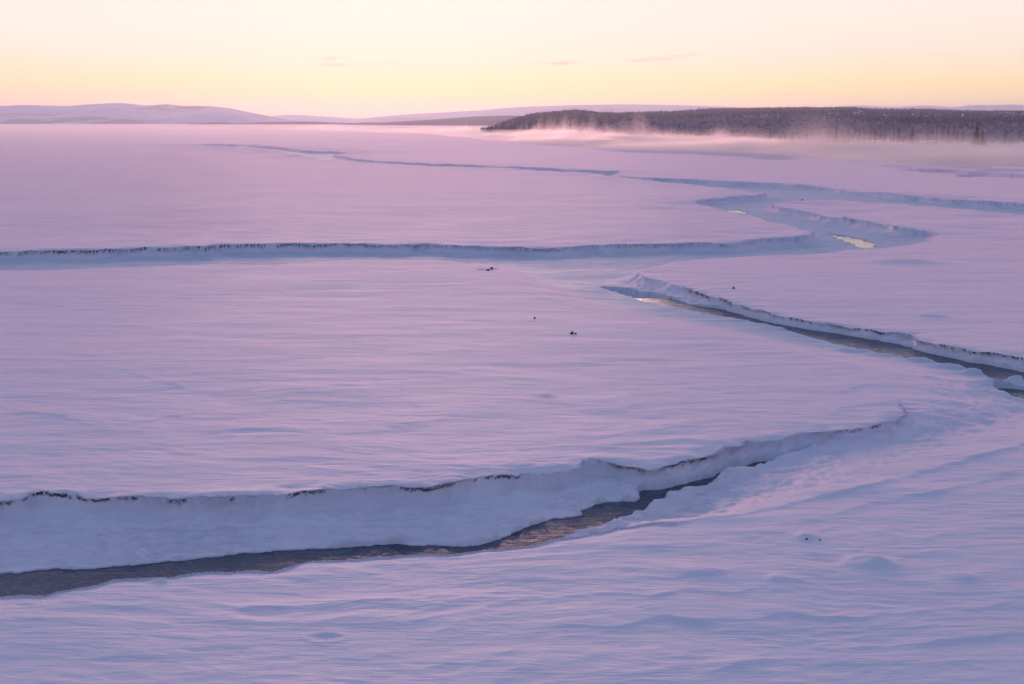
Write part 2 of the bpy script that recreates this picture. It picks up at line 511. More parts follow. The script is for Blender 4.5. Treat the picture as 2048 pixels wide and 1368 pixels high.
def terrain(x, y, spacing, full=True):
    """height of the snow, muddy-undercut shade mask, icy-shade mask and sideways shift of the overhanging lips"""
    n = len(x)
    near = np.clip(1.0, 0, 1)
    # ragged edges: look the banks up at a slightly shifted place
    wf = np.clip(y / 60, .6, 4)
    wx = .16 * perlin(x / 1.9, y / 1.4, 3) + .07 * perlin(x / .55, y / .45, 5) + .03 * perlin(x / .17, y / .15, 6)
    wy = .14 * perlin(x / 1.6, y / 1.4, 8) + .07 * perlin(x / .5, y / .45, 9) + .03 * perlin(x / .16, y / .15, 10)
    wx += .5 * perlin(x / 9, y / 5, 12) * sstep(50, 120, y)
    wy += .35 * perlin(x / 7, y / 5, 13) * sstep(50, 120, y)
    P = np.stack([x + wx, y + wy], -1)
    ins = inside(P, net_xy)
    d1, at, V = seg_dist(P, SA[ch], SB[ch], SAT[ch])
    d2, _, _ = seg_dist(P, SA[soft], SB[soft], SAT[soft])
    s = np.where(ins, d1, -d1)
    lip, mud_shade_k = at[:, 0], at[:, 1]
    lip = lip * (1 + .35 * perlin(x / 2.7, y / 2.7, 21))
    w = 1.15 * np.clip(1 + .45 * perlin(x / 1.3, y / 2.0, 23) + .25 * perlin(x / .45, y / .9, 24) + .75 * perlin(x / 3.3, y / 4, 25), .35, 2.6)
    w = w * (1 + .5 * sstep(60, 100, y))
    sp = np.maximum(s, 0)
    f1 = lip * sstep(.0, .14, s) + (.86 - lip) * (1 - np.exp(-(sp / (w * .34)) ** 1.2)) + .14 * sstep(.4, 2.4, s)
    ws = 1.1 + 2.4 * np.maximum(sstep(4, 9, x), sstep(34, 38, y)) - .9 * sstep(42, 55, y)
    f2 = np.where(ins, 1 - np.exp(-(d2 / ws) ** 1.7), 0)
    f2 = np.maximum(f2, 0)
    frac = np.where(ins, f1 * f2, 0)
    DD = creek_depth(x, y)
    z = -DD * frac
    # a rounded brow at the lips
    z -= .06 * np.exp(-np.maximum(-s, 0) / .22) * (~ins) * (lip > .1)
    # leads
    for pts, hw, dep in STROKES:
        q = catmull(np.array(pts, float), 4)
        qx = unproj(q[:, 0], q[:, 1])
        lo, hi = qx.min(0) - hw * 3, qx.max(0) + hw * 3
        k = np.nonzero((x > lo[0]) & (x < hi[0]) & (y > lo[1]) & (y < hi[1]))[0]
        if len(k) == 0:
            continue
        pk = np.stack([x[k] + .35 * hw * perlin(x[k] / (hw * 4), y[k] / (hw * 3), 31),
                       y[k] + .35 * hw * perlin(x[k] / (hw * 3), y[k] / (hw * 3), 32)], -1)
        dd, _, _ = seg_dist(pk, qx[:-1], qx[1:], np.zeros((len(qx) - 1, 2, 1)))
        z[k] -= dep * (1 - sstep(hw * .2, hw, dd))
    # drift crests, steep towards the camera
    crest = np.zeros(n)
    for pts, hgt, wd in CRESTS:
        q = catmull(np.array(pts, float), 5)
        qx = unproj(q[:, 0], q[:, 1])
        r = wd * 5
        lo, hi = qx.min(0) - r, qx.max(0) + r
        k = np.nonzero((x > lo[0]) & (x < hi[0]) & (y > lo[1]) & (y < hi[1]))[0]
        if len(k) == 0:
            continue
        pk = np.stack([x[k] + .3 * wd * perlin(x[k] / (wd * 2), y[k] / wd, 41),
                       y[k] + .5 * wd * perlin(x[k] / (wd * 3), y[k] / (wd * 2), 42)], -1)
        L = np.linalg.norm(np.diff(qx, axis=0), axis=1)
        cl_ = np.concatenate([[0], np.cumsum(L)]) / L.sum()
        A_ = np.stack([cl_[:-1], cl_[1:]], 1)[:, :, None]
        dd, tt, vv = seg_dist(pk, qx[:-1], qx[1:], A_)
        side = np.where(vv[:, 1] > 0, 1.0, -1.0)      # + = beyond the crest
        e = np.sin(np.pi * np.clip(tt[:, 0], 0.001, .999)) ** .5
        up = np.where(side > 0, np.exp(-(dd / (wd * 1.6)) ** 1.3), np.exp(-(dd / (wd * .42)) ** 1.5))
        crest[k] += .46 * hgt * e * up * (.8 + .5 * perlin(x[k] / 1.1, y[k], 43))
    z += crest
    for px, py, sx, sy, hgt in BUMPS:
        c = unproj(px, py, 0 if hgt < .2 or y.size < 0 else 0)
        zc = -.35 if (1690 < px < 2048 and 690 < py < 800) or (px in (1230, 1140, 1205, 620, 580, 470, 400, 440, 10, 900)) else 0
        c = unproj(px, py, zc)
        k = np.nonzero((np.abs(x - c[0]) < 4 * sx) & (np.abs(y - c[1]) < 4 * sy))[0]
        xx, yy = (x[k] - c[0]) / sx, (y[k] - c[1]) / sy
        xx = xx + .35 * perlin(x[k] / sx, y[k] / sx, 51)
        gb = hgt * np.exp(-(xx * xx + yy * yy))
        if hgt < 0:
            gb -= hgt * .5 * np.exp(-((np.sqrt(xx * xx + yy * yy) - 1.3) / .4) ** 2)
        z[k] += gb
    # wind-worked surface: broad swells, then drifts and sastrugi, dropped where the mesh cannot carry them
    def keep(wl):
        return np.clip((wl / np.maximum(spacing, 1e-3) - 2.2) / 3, 0, 1)
    plat = 1 - .75 * frac
    far = sstep(40, 400, y)
    wxx = x + 1.3 * perlin(x / 6, y / 5, 60)
    wyy = y + .8 * perlin(x / 5, y / 4, 61)
    z += .10 * fbm(x / 26, y / 17, 2, 62) * plat * sstep(8, 30, y)
    z += .22 * far * fbm(x / 160, y / 90, 3, 63) * plat
    b = fbm(wxx / 5.5, wyy / 2.0, 2, 64)
    z += .022 * b * keep(2.0) * plat
    z += .016 * fbm(wxx / 1.7 + 5, wyy / 1.1, 3, 65) * keep(1.0) * plat * sstep(70, 30, y)
    r1 = 1 - np.abs(perlin(wxx / 2.4 + 3, wyy / .85, 66)) * 2
    calm = .25 + .95 * sstep(-.35, .45, fbm(x / 9 + .3 * wyy / 6, y / 5.5, 2, 190))
    z += .0135 * calm * r1 * keep(.85) * plat * (.4 + .9 * np.clip(b + .5, 0, 1.4))
    r2 = 1 - np.abs(perlin(wxx / 1.1 + wyy * .2, wyy / .38, 68)) * 2
    z += .0095 * (1.25 - .6 * calm) * r2 * keep(.4) * (.5 + .8 * np.clip(fbm(x / 4, y / 3, 2, 69) + .5, 0, 1.5)) * plat
    z += .0032 * perlin(wxx / .42, wyy / .16, 70) * keep(.16)
    z += .24 * far * (1 - np.abs(perlin(x / 14, y / 9, 71)) * 2) * keep(9) * plat
    z += .12 * sstep(50, 150, y) * (1 - np.abs(perlin(x / 7, y / 3.8, 72)) * 2) * keep(3.8) * plat
    # rough ice of the creek beds
    bed = frac * sstep(.5, .85, frac)
    z += bed * (1 + .8 * (y < 36)) * (.030 * (1 - 2.2 * np.abs(perlin(x / 1.5 + y * .1, y / .42, 81))) * keep(.42)
                + .016 * (1 - 2 * np.abs(perlin(x / .45, y / .2, 82))) * keep(.2) + .05 * fbm(x / 3.5, y / 1.6, 2, 83))
    apr = frac * (1 - frac) * 4
    sl = np.clip(4 * f2 * (1 - f2), 0, 1) * ins * (y < 110)
    z += sl * (.035 * (.5 - np.abs(perlin(wxx / 2.6, (wyy + .25 * x) / 1.0, 191)) * 2) + .010 * (.5 - np.abs(perlin(wxx / .9, wyy / .4, 192)) * 2)) * keep(.5)
    # slumped lumps below the lips, hard wind ridges on the shelf, a wavy brow
    foot = ins * np.exp(-((s - .75) / .45) ** 2) * f2
    z += foot * .16 * np.clip(fbm(x / .9, y / .7, 3, 181) - .12, 0, 1) * keep(.5)
    shelf = ins * sstep(.5, 1.0, s) * (1 - sstep(2.6, 4.2, s)) * f2
    z += shelf * (.085 * (.5 - np.abs(perlin(wxx / 1.5, wyy / .30, 182)) * 2) + .045 * (.5 - np.abs(perlin(x / .6, y / .16, 183)) * 2) + .06 * fbm(x / 1.8, y / .8, 3, 185)) * keep(.3) * (y < 130)
    z += .07 * fbm(x / 1.3, y / 1.3, 2, 184) * np.exp(-(s / .5) ** 2) * (at[:, 0] > .38) * (y < 130)
    z += apr * (.05 * perlin(x / .5, y / 1.2, 84) + .03 * perlin(x / .2, y / .5, 85)) * keep(.5)
    # hummocky shore ice on the far plain
    hum = sstep(330, 560, y) * np.exp(-((x / y + .06) / .09) ** 2) * (1 - sstep(1100, 1600, y))
    z += hum * np.clip(fbm(x / 18, y / 18, 2, 87) - .25, 0, 1) * .9
    # open water of the creeks
    wk = 1 + 3.5 * (y > 75)
    Pw = np.stack([x + wk * .10 * perlin(x / .7, y / .5, 91) + .05 * perlin(x / .2, y / .17, 92),
                   y + wk * .12 * perlin(x / .8, y / .6, 93) + .05 * perlin(x / .2, y / .17, 94)], -1)
    win = np.zeros(n, bool)
    for w_ in wat:
        win |= inside(Pw, w_)
    dw, _, _ = seg_dist(Pw, WA, WB, WAT)
    sw = np.where(win, dw, -dw)
    sw = np.minimum(sw, s - .30)
    t = sstep(-.10, .12, sw)
    zl = -(DD + .035)
    z = z * (1 - t) + (zl - .30) * t
    # creek floors must stay above the water outside its outline
    z = np.where(t < .3, np.maximum(z, zl + .035), z)
    # the river
    a = x / y
    ys, yn = shore_y(SOUTH, a), shore_y(NORTH, a)
    ys = ys * (1 + .02 * fbm(x / 120, y / 120, 3, 95))
    dr = np.minimum(y - ys, yn - y)
    z = np.where(dr > 0, z * (1 - sstep(0, 8, dr)) - 1.9 * sstep(0, 8, dr), z)
    z = np.where(y > yn, z + 1.2 * sstep(0, 150, y - yn), z)
    # sideways shift of the lips
    amp = (.12 + .16 * np.clip(perlin(x / 1.1, y / 1.1, 97) + .4, 0, 1.2) + .05 * perlin(x / .3, y / .3, 98)) * (at[:, 0] > .38)
    prof = sstep(-.35, -.02, s) * (1 - sstep(.0, .10, s))
    nrm = V / np.maximum(np.linalg.norm(V, axis=1), 1e-6)[:, None]
    nrm = np.where(ins[:, None], nrm, -nrm)
    shift = nrm * (amp * prof * np.clip(f2 * 3, 0, 1))[:, None]
    shift[np.linalg.norm(V, axis=1) < 1e-4] = 0
    mud_shade = mud_shade_k * sstep(.04, .08, frac) * (1 - sstep(.15 + .10 * (y > 60), .21 + .10 * (y > 60), frac)) * ins * (lip > .25) * (s < .5)  # exposed earth, band widened to paint the undercut shadow below the lip
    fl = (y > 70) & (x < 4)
    mud_shade = mud_shade * np.where(fl, .55 + .45 * sstep(-.3, .2, fbm(x / 5, y / 5, 3, 98)), 1) * sstep(0, .30, .10 + 1.2 * fl + fbm(x / 1.9, y / 1.9, 4, 99, .7) + .30 * (mud_shade_k - .5))
    # far away the face is thinner than one mesh row: thicken the mask with the spacing
    ice_shade = bed * np.where(y < 37, .95 * (1 - sstep(.35, .8, s)) + .6 * sstep(3.0, 4.5, s), sstep(.55, .9, f1))  # icy beds, plus shade painted onto the beds and near bank face
    return z, mud_shade, ice_shade, shift


xs, ys_ = Xg.ravel(), Yg.ravel()
spc = np.abs(np.gradient(Yg, axis=1)).ravel()
ti, tj = np.meshgrid(np.arange(NC), np.arange(NR), indexing='ij')
order = np.lexsort((tj.ravel(), ti.ravel(), (tj // 24).ravel(), (ti // 24).ravel()))     # square tiles keep near points together
inv = np.empty_like(order)
inv[order] = np.arange(len(order))
zz, mud_shade, ice_shade, shift = (q_[inv] for q_ in terrain(xs[order], ys_[order], spc[order]))
co = np.stack([xs + shift[:, 0], ys_ + shift[:, 1], zz], -1)
GRID_X, GRID_Y, GRID_Z = Xg, Yg, zz.reshape(shape)


def ground_z(x, y):
    a = x / y
    i = int(np.argmin(np.abs(acols - a)))
    j = int(np.argmin(np.abs(GRID_Y[i] - y)))
    return float(GRID_Z[i, j])


def grid_mesh(name, co, nc, nr, attrs=None, flip=False):
    i = np.arange(nc - 1)[:, None] * nr + np.arange(nr - 1)[None, :]
    i = i.ravel()
    q = np.stack([i, i + nr, i + nr + 1, i + 1], -1)
    if flip:
        q = q[:, ::-1]
    me = bpy.data.meshes.new(name)
    me.vertices.add(len(co))
    me.vertices.foreach_set('co', co.astype(np.float32).ravel())
    me.loops.add(q.size)
    me.loops.foreach_set('vertex_index', q.ravel().astype(np.int32))
    me.polygons.add(len(q))
    me.polygons.foreach_set('loop_start', (np.arange(len(q)) * 4).astype(np.int32))
    me.polygons.foreach_set('loop_total', np.full(len(q), 4, np.int32))
    me.polygons.foreach_set('use_smooth', np.ones(len(q), bool))
    for k, v in (attrs or {}).items():
        at = me.attributes.new(k, 'FLOAT', 'POINT')
        at.data.foreach_set('value', v.astype(np.float32))
    me.update()
    me.validate()
    return me


def tris_mesh(name, V, Fc, smooth=False, mats=None):
    me = bpy.data.meshes.new(name)
    V, Fc = np.asarray(V, np.float32), np.asarray(Fc, np.int32)
    k = Fc.shape[1]
    me.vertices.add(len(V))
    me.vertices.foreach_set('co', V.ravel())
    me.loops.add(Fc.size)
    me.loops.foreach_set('vertex_index', Fc.ravel())
    me.polygons.add(len(Fc))
    me.polygons.foreach_set('loop_start', (np.arange(len(Fc)) * k).astype(np.int32))
    me.polygons.foreach_set('loop_total', np.full(len(Fc), k, np.int32))
    me.polygons.foreach_set('use_smooth', np.full(len(Fc), smooth))
    me.update()
    me.validate()
    return me


def link(name, me, mat=None, parent=None, kind=None, label=None, cat=None, group=None):
    o = bpy.data.objects.new(name, me)
    col.objects.link(o)
    if me is not None and mat is not None and not me.materials:
        me.materials.append(mat)
    if parent is not None:
        o.parent = parent
    for k, v in (('kind', kind), ('label', label), ('category', cat), ('group', group)):
        if v:
            o[k] = v
    return o


# ------------------------------------------------------------------ materials
def new_mat(name):
    m = bpy.data.materials.new(name)
    m.use_nodes = True
    m.node_tree.nodes.clear()
    n = NT(m.node_tree)
    out = n.node('ShaderNodeOutputMaterial')
    return m, n, out


def simple(name, colr, rough=.8, var=.25, scale=3.0, tint=None, spec=.3):
    m, n, out = new_mat(name)
    p = n.node('ShaderNodeBsdfPrincipled')
    v = n.node('ShaderNodeTexCoord').outputs['Object']
    f = n.noise(v, scale, 4, .6)
    dark = tuple(c * (1 - var) for c in colr)
    lite = tint or tuple(min(1, c * (1 + var)) for c in colr)
    n.put(p.inputs['Base Color'], n.ramp(f, [(.3, dark), (.7, lite)]))
    p.inputs['Roughness'].default_value = rough
    p.inputs['Specular IOR Level'].default_value = spec
    n.t.links.new(p.outputs[0], out.inputs[0])
    return m


def snow_material():
    m, n, out = new_mat("snow")
    p = n.node('ShaderNodeBsdfPrincipled')
    v = n.node('ShaderNodeTexCoord').outputs['Object']
    mud_shade_n = n.node('ShaderNodeAttribute', attribute_name='mud_shade').outputs['Fac']
    ice_shade_n = n.node('ShaderNodeAttribute', attribute_name='ice_shade').outputs['Fac']
    # crust and powder: slight differences of whiteness in wind-drawn patches
    patch = n.noise(n.mapping(v, (.16, .5, 1), (0, 0, .12)), 1.0, 4, .6, .4)
    base = n.ramp(patch, [(.35, (.80, .80, .85)), (.65, (.87, .84, .86))])
    ice_shade_col = n.ramp(n.noise(n.mapping(v, (.7, 2.2, 2), (0, 0, .1)), 1.3, 5, .6), [(.35, (.47, .53, .60)), (.65, (.70, .73, .79))])
    base = n.mix(n.m('MULTIPLY', ice_shade_n, .8), base, ice_shade_col)  # icy tone doubles as painted shade in the creek beds
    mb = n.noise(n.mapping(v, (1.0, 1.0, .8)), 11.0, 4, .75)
    mk = n.m('MULTIPLY', mud_shade_n, n.map_range(mb, .40, .50))
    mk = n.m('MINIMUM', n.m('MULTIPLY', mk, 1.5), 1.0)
    mcol = n.ramp(n.noise(v, 14, 3, .6), [(.3, (.012, .010, .016)), (.7, (.07, .05, .05))])  # dark earth, also standing for shadow under the lips
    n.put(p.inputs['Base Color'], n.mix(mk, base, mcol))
    p.inputs['IOR'].default_value = 1.31
    n.put(p.inputs['Roughness'], n.ramp(patch, [(.3, .48), (.7, .62)]))
    n.put(p.inputs['Specular IOR Level'], n.m('SUBTRACT', .9, n.m('MULTIPLY', ice_shade_n, .6)))
    p.inputs['Specular Tint'].default_value = (1.0, .84, .92, 1)
    n.put(p.inputs['Sheen Weight'], n.m('SUBTRACT', 1.0, n.m('MULTIPLY', ice_shade_n, .85)))  # weaker pink sheen deepens the shade painted on the beds
    p.inputs['Sheen Roughness'].default_value = .45
    p.inputs['Sheen Tint'].default_value = (1.0, .68, .80, 1)
    # fine grain and ripples
    g1 = n.noise(n.mapping(v, (1.6, 5.5, 3), (0, 0, .1)), 1.0, 6, .62, .3)
    g2 = n.noise(n.mapping(v, (.22, .95, 1), (0, 0, .06)), 1.0, 5, .6, .5)
    g3 = n.noise(v, 26, 3, .7)
    hsum = n.m('ADD', n.m('ADD', n.m('MULTIPLY', g1, .045), n.m('MULTIPLY', g2, .20)), n.m('MULTIPLY', g3, .006))
    bp = n.node('ShaderNodeBump')
    bp.inputs['Strength'].default_value = .52
    bp.inputs['Distance'].default_value = 1.0
    n.put(bp.inputs['Height'], hsum)
    n.put(p.inputs['Normal'], bp.outputs[0])
    n.t.links.new(p.outputs[0], out.inputs[0])
    return m


def water_material(name, slush=True, calm=False):
    m, n, out = new_mat(name)
    p = n.node('ShaderNodeBsdfPrincipled')
    v = n.node('ShaderNodeTexCoord').outputs['Object']
    if slush:
        a = n.noise(n.mapping(v, (.8, 2.4, 1), (0, 0, .12)), 1.6, 6, .62, 1.6)
        vein = n.map_range(n.m('ABSOLUTE', n.m('SUBTRACT', a, .5)), .05, .0)
        sl = n.map_range(n.noise(n.mapping(v, (.5, 1.6, 1), (0, 0, .1)), 1.4, 5, .65, .6), .48, .68)
        f = n.m('MAXIMUM', n.m('MULTIPLY', vein, .60), n.m('MULTIPLY', sl, .40))
        n.put(p.inputs['Base Color'], n.mix(f, (.018, .034, .075), (.24, .28, .37)))
        n.put(p.inputs['Roughness'], n.m('ADD', n.m('MULTIPLY', f, .4), .13))
        h = n.m('ADD', n.m('MULTIPLY', n.noise(n.mapping(v, (1.4, 3.5, 1)), 3.0, 4, .6, .6), .0065), n.m('MULTIPLY', f, .02))
    else:
        p.inputs['Base Color'].default_value = (.42, .43, .50, 1)      # skim ice and slush
        p.inputs['Roughness'].default_value = .62
        h = n.m('MULTIPLY', n.noise(n.mapping(v, (.3, .8, 1)), 1.0, 4, .6), .05)
    if calm:
        for l_ in list(p.inputs['Base Color'].links) + list(p.inputs['Roughness'].links):
            n.t.links.remove(l_)
        p.inputs['Base Color'].default_value = (.03, .05, .08, 1)
        p.inputs['Roughness'].default_value = .06
        h = n.m('MULTIPLY', n.noise(n.mapping(v, (.8, 2.0, 1)), 2.0, 4, .6, .6), .018)
    p.inputs['IOR'].default_value = 1.33
    p.inputs['Specular IOR Level'].default_value = .32 if slush and not calm else .5
    bp = n.node('ShaderNodeBump')
    bp.inputs['Strength'].default_value = .7
    bp.inputs['Distance'].default_value = 1.0
    n.put(bp.inputs['Height'], h)
    n.put(p.inputs['Normal'], bp.outputs[0])
    n.t.links.new(p.outputs[0], out.inputs[0])
    return m


SNOW = snow_material()
me = grid_mesh("snow_ground", co, NC, NR, {'mud_shade': mud_shade, 'ice_shade': ice_shade}, flip=False)
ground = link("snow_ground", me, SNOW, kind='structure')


def flat(name, x0, x1, y0, y1, z, mat, nx=24, ny=24):
    gx, gy = np.meshgrid(np.linspace(x0, x1, nx), np.geomspace(y0, y1, ny), indexing='ij')
    c = np.stack([gx.ravel(), gy.ravel(), np.full(gx.size, z)], -1)
    if z == ZW_A:
        c[:, 2] = -(creek_depth(c[:, 0], c[:, 1] * 0) + .035)
    return link(name, grid_mesh(name, c, nx, ny), mat, kind='structure')


WM = water_material("creek_water_surface")
flat("creek_water", -40, 40, 14, 35.6, ZW_A, WM, 200, 20)
flat("creek_water", -70, 100, 38.4, 67, ZW_B, WM, 30, 30)
flat("creek_water", -70, 130, 78.5, 170, ZW_D, water_material("pool_surface", True, True), 30, 30)
flat("river_water", -9000, 9000, 161, 18000, -1.0, water_material("river_water_surface", False), 40, 60)


# ------------------------------------------------------------------ hills and mountains
def hill_grid(sil, d_crest, d_base, npx, nt, bump, seed, base_z=-0.5, power=1.5, detail=1.0):
    """a range whose skyline passes through sil (px, py) at distance d_crest(px); returns grid arrays"""
    sil = np.array(sil, float)
    pxs = np.linspace(sil[0, 0], sil[-1, 0], npx)
    sm = catmull(np.column_stack([sil, np.zeros(len(sil))]), 6)
    pys = np.interp(pxs, sm[:, 0], sm[:, 1])
    dxs, dzs = ray(pxs, pys)
    dc = np.array([d_crest(p) for p in pxs])
    db = np.array([d_base(p) for p in pxs])
    t = np.concatenate([np.linspace(0, 1, nt), np.linspace(1, 1.9, nt // 3)[1:]])
    T = t[None, :]
    yy = db[:, None] + (dc - db)[:, None] * T
    xx = dxs[:, None] * yy
    hc = CAM_H + dc * dzs                      # height of the crest
    prof = np.where(T <= 1, T ** power * (1 + .25 * np.sin(np.pi * T)), np.cos((T - 1) / .9 * np.pi / 2) ** 1.2)
    h = base_z + (hc - base_z)[:, None] * prof
    sc = (dc - db)[:, None]
    env = np.sin(np.pi * np.clip(T, 0, 1)) ** .8
    nz = fbm(xx / (sc * .45), yy / (sc * .33), 4, seed, .5)
    h = h + bump * (hc[:, None] * .5 + 4) * nz * env
    return xx, yy, h, t, pxs


def hill(name, sil, d_crest, d_base, mat, npx=260, nt=60, bump=.25, seed=1, power=1.5, base_z=-.5):
    xx, yy, h, t, pxs = hill_grid(sil, d_crest, d_base, npx, nt, bump, seed, base_z, power)
    c = np.stack([xx.ravel(), yy.ravel(), h.ravel()], -1)
    me = grid_mesh(name, c, xx.shape[0], xx.shape[1])
    o = link(name, me, mat, kind='structure')
    return o, (xx, yy, h)


def mountain_mat(name, snowc, darkc, lo, hi, scale):
    m, n, out = new_mat(name)
    p = n.node('ShaderNodeBsdfPrincipled')
    v = n.node('ShaderNodeTexCoord').outputs['Object']
    f = n.noise(n.mapping(v, (1, .6, 3)), scale, 6, .6, .6)
    zc = n.sep(v)[2]
    f = n.m('SUBTRACT', f, n.m('MULTIPLY', zc, .0009))
    n.put(p.inputs['Base Color'], n.mix(n.map_range(f, lo, hi), snowc, darkc))
    p.inputs['Roughness'].default_value = .75
    p.inputs['Specular IOR Level'].default_value = .2
    b = n.node('ShaderNodeBump')
    b.inputs['Strength'].default_value = .5
    b.inputs['Distance'].default_value = 40
    n.put(b.inputs['Height'], n.noise(v, scale * 2.5, 4, .55))
    n.put(p.inputs['Normal'], b.outputs[0])
    n.t.links.new(p.outputs[0], out.inputs[0])
    return m


M_FAR = mountain_mat("far_snow", (.80, .78, .84), (.45, .42, .48), .50, .62, .0016)
M_LEFT = mountain_mat("fell_snow", (.66, .66, .74), (.25, .23, .29), .45, .55, .0022)
M_MID = mountain_mat("scrub_slope", (.22, .18, .22), (.13, .11, .14), .40, .58, .006)

# left-hand snow fells
hill("mountains", [(-900, 216), (-400, 214), (-120, 214), (0, 212), (50, 210), (130, 212), (180, 208.5), (230, 206), (262, 207.5), (292, 211), (332, 208),
                   (365, 211.5), (420, 212), (462, 216.5), (492, 223), (520, 228.5), (545, 234), (575, 240), (640, 246)],
     lambda p: 9000, lambda p: 6800, M_LEFT, 300, 70, .35, 5, 1.6)
hill("mountains", [(90, 248), (150, 238), (200, 232), (250, 230.5), (300, 236), (340, 238), (380, 232), (420, 226), (470, 228), (520, 237), (560, 243), (600, 248)],
     lambda p: 7200, lambda p: 6200, M_LEFT, 200, 50, .4, 9, 1.3)
hill("mountains", [(380, 248), (430, 244), (480, 246), (560, 243.5), (620, 243), (700, 246), (740, 244.5), (790, 246), (850, 249)],
     lambda p: 5200, lambda p: 4600, M_MID, 140, 24, .3, 12, 1.1)
# pale far plateau and the distant peaks
hill("mountains", [(480, 240), (560, 230.5), (600, 230), (650, 233), (720, 237), (760, 233), (830, 228), (900, 224), (960, 220.5), (1000, 217), (1060, 213), (1150, 210),
                   (1250, 208.5), (1350, 210), (1440, 213), (1520, 217), (1640, 224)],
     lambda p: 11500, lambda p: 9300, M_FAR, 260, 50, .18, 15, 1.4)
hill("mountains", [(1600, 222), (1660, 215), (1700, 211.5), (1730, 211), (1790, 214), (1830, 211.5), (1860, 211), (1910, 214.5), (1935, 210.5), (1960, 210), (2000, 210),
                   (2025, 208.5), (2060, 211), (2150, 206), (2300, 210), (2700, 216)],
     lambda p: 12500, lambda p: 10500, M_FAR, 220, 50, .2, 18, 1.4)
# dark headland behind the nose of the forest hill
hill("hills", [(620, 251), (680, 249), (740, 247), (800, 243), (850, 240), (900, 236.5), (950, 233), (1000, 231.5), (1040, 231.5), (1120, 234), (1250, 240)],
     lambda p: 4700, lambda p: 2600 + max(0, 900 - p) * 2, M_MID, 200, 40, .2, 21, 1.3)

M_HILL = mountain_mat("forest_floor", (.30, .235, .27), (.21, .17, .20), .42, .60, .02)


def lerp(a, b, t):
    t = min(1, max(0, t))
    return a + (b - a) * t


SIL_H = [(962, 266), (980, 260), (995, 254), (1010, 247), (1035, 239), (1065, 232), (1100, 228), (1150, 224), (1180, 226), (1200, 229), (1250, 229), (1300, 227),
         (1350, 226), (1400, 222), (1450, 220), (1500, 219), (1550, 218), (1600, 217.5), (1700, 217.5), (1750, 220.5), (1800, 221), (1850, 221),
         (1900, 223), (1950, 224.5), (2048, 225), (2400, 228), (2900, 232)]
_, HB = hill("hills", SIL_H, lambda p: lerp(2500, 3800, (p - 970) / 500), lambda p: lerp(1150, 760, (p - 970) / 900), M_HILL, 420, 90, .16, 27, 1.15, .2)
SIL_L = [(1150, 268), (1200, 256), (1260, 248), (1320, 244), (1400, 242.5), (1500, 241.5), (1560, 238.5), (1615, 236.5), (1680, 241), (1740, 247), (1800, 250),
         (1860, 253), (1920, 256), (1980, 254), (2048, 250), (2400, 246), (2900, 248)]
_, HL = hill("hills", SIL_L, lambda p: 1500, lambda p: float(shore_y(NORTH, ray(p, 280)[0])) + 25, M_HILL, 320, 50, .12, 33, 1.0, .2)


# ------------------------------------------------------------------ woods too dense to count
def wood(name, grid, n, hmin, hmax, mat, seed, wratio=.30, tmin=0.0, tmax=1.0, kind='cone', pmin=0, crest=0.0, mask=None):
    xx, yy, h = grid
    r = np.random.default_rng(seed)
    nc, nt = xx.shape
    nfront = int(nt / 1.33)
    # even cover of the ground as it is seen: sample the grid uniformly
    k = 0
    V, Fc = [], []
    ci = r.uniform(pmin * (nc - 1), nc - 1.01, n)
    tj = r.uniform(tmin, tmax, n) * (nfront - 1)
    if crest > 0:
        m_ = int(n * crest)
        tj[:m_] = r.normal(.985, .02, m_).clip(.9, 1.05) * (nfront - 1)
    i, j = ci.astype(int), np.minimum(tj.astype(int), nt - 2)
    fi, fj = ci - i, tj - j

    def smp(A):
        return (A[i, j] * (1 - fi) + A[i + 1, j] * fi) * (1 - fj) + (A[i, j + 1] * (1 - fi) + A[i + 1, j + 1] * fi) * fj
    bx, by, bz = smp(xx), smp(yy), smp(h)
    cl_ = fbm(bx / 120, by / 160, 3, seed)
    ok = cl_ > (mask if mask is not None else -9)
    bx, by, bz = bx[ok], by[ok], bz[ok]
    m_ = len(bx)
    hh = r.uniform(hmin, hmax, m_) * (1 + .25 * r.normal(size=m_)).clip(.5, 1.8)
    ww = hh * wratio * r.uniform(.7, 1.3, m_)
    ns = 5
    ang = np.arange(ns) / ns * 2 * np.pi
    rot = r.uniform(0, 6.28, m_)
    ca, sa = np.cos(ang[None] + rot[:, None]), np.sin(ang[None] + rot[:, None])
    if kind == 'cone':
        levels = [(.0, .8), (.28, 1.0), (.30, .55), (.62, .62), (.64, .25)]
    else:
        levels = [(.0, .35), (.3, .9), (.6, 1.0), (.85, .6)]
    vs = []
    for (lz, lr) in levels:
        jit = r.uniform(.7, 1.2, (m_, ns))
        vs.append(np.stack([bx[:, None] + ca * ww[:, None] * lr * jit, by[:, None] + sa * ww[:, None] * lr * jit,
                            np.repeat((bz + hh * lz)[:, None], ns, 1)], -1))
    top = np.stack([bx, by, bz + hh], -1)[:, None, :]
    vs = np.concatenate(vs + [top], 1)          # m, ns*L+1, 3
    per = vs.shape[1]
    f = []
    L = len(levels)
    for l in range(L - 1):
        for q in range(ns):
            a, b = l * ns + q, l * ns + (q + 1) % ns
            f += [(a, b, b + ns), (a, b + ns, a + ns)]
    for q in range(ns):
        f.append(((L - 1) * ns + q, (L - 1) * ns + (q + 1) % ns, L * ns))
    f = np.array(f)
    F_ = (f[None] + (np.arange(m_) * per)[:, None, None]).reshape(-1, 3)
    me = tris_mesh(name, vs.reshape(-1, 3), F_, True)
    return link(name, me, mat, kind='stuff')


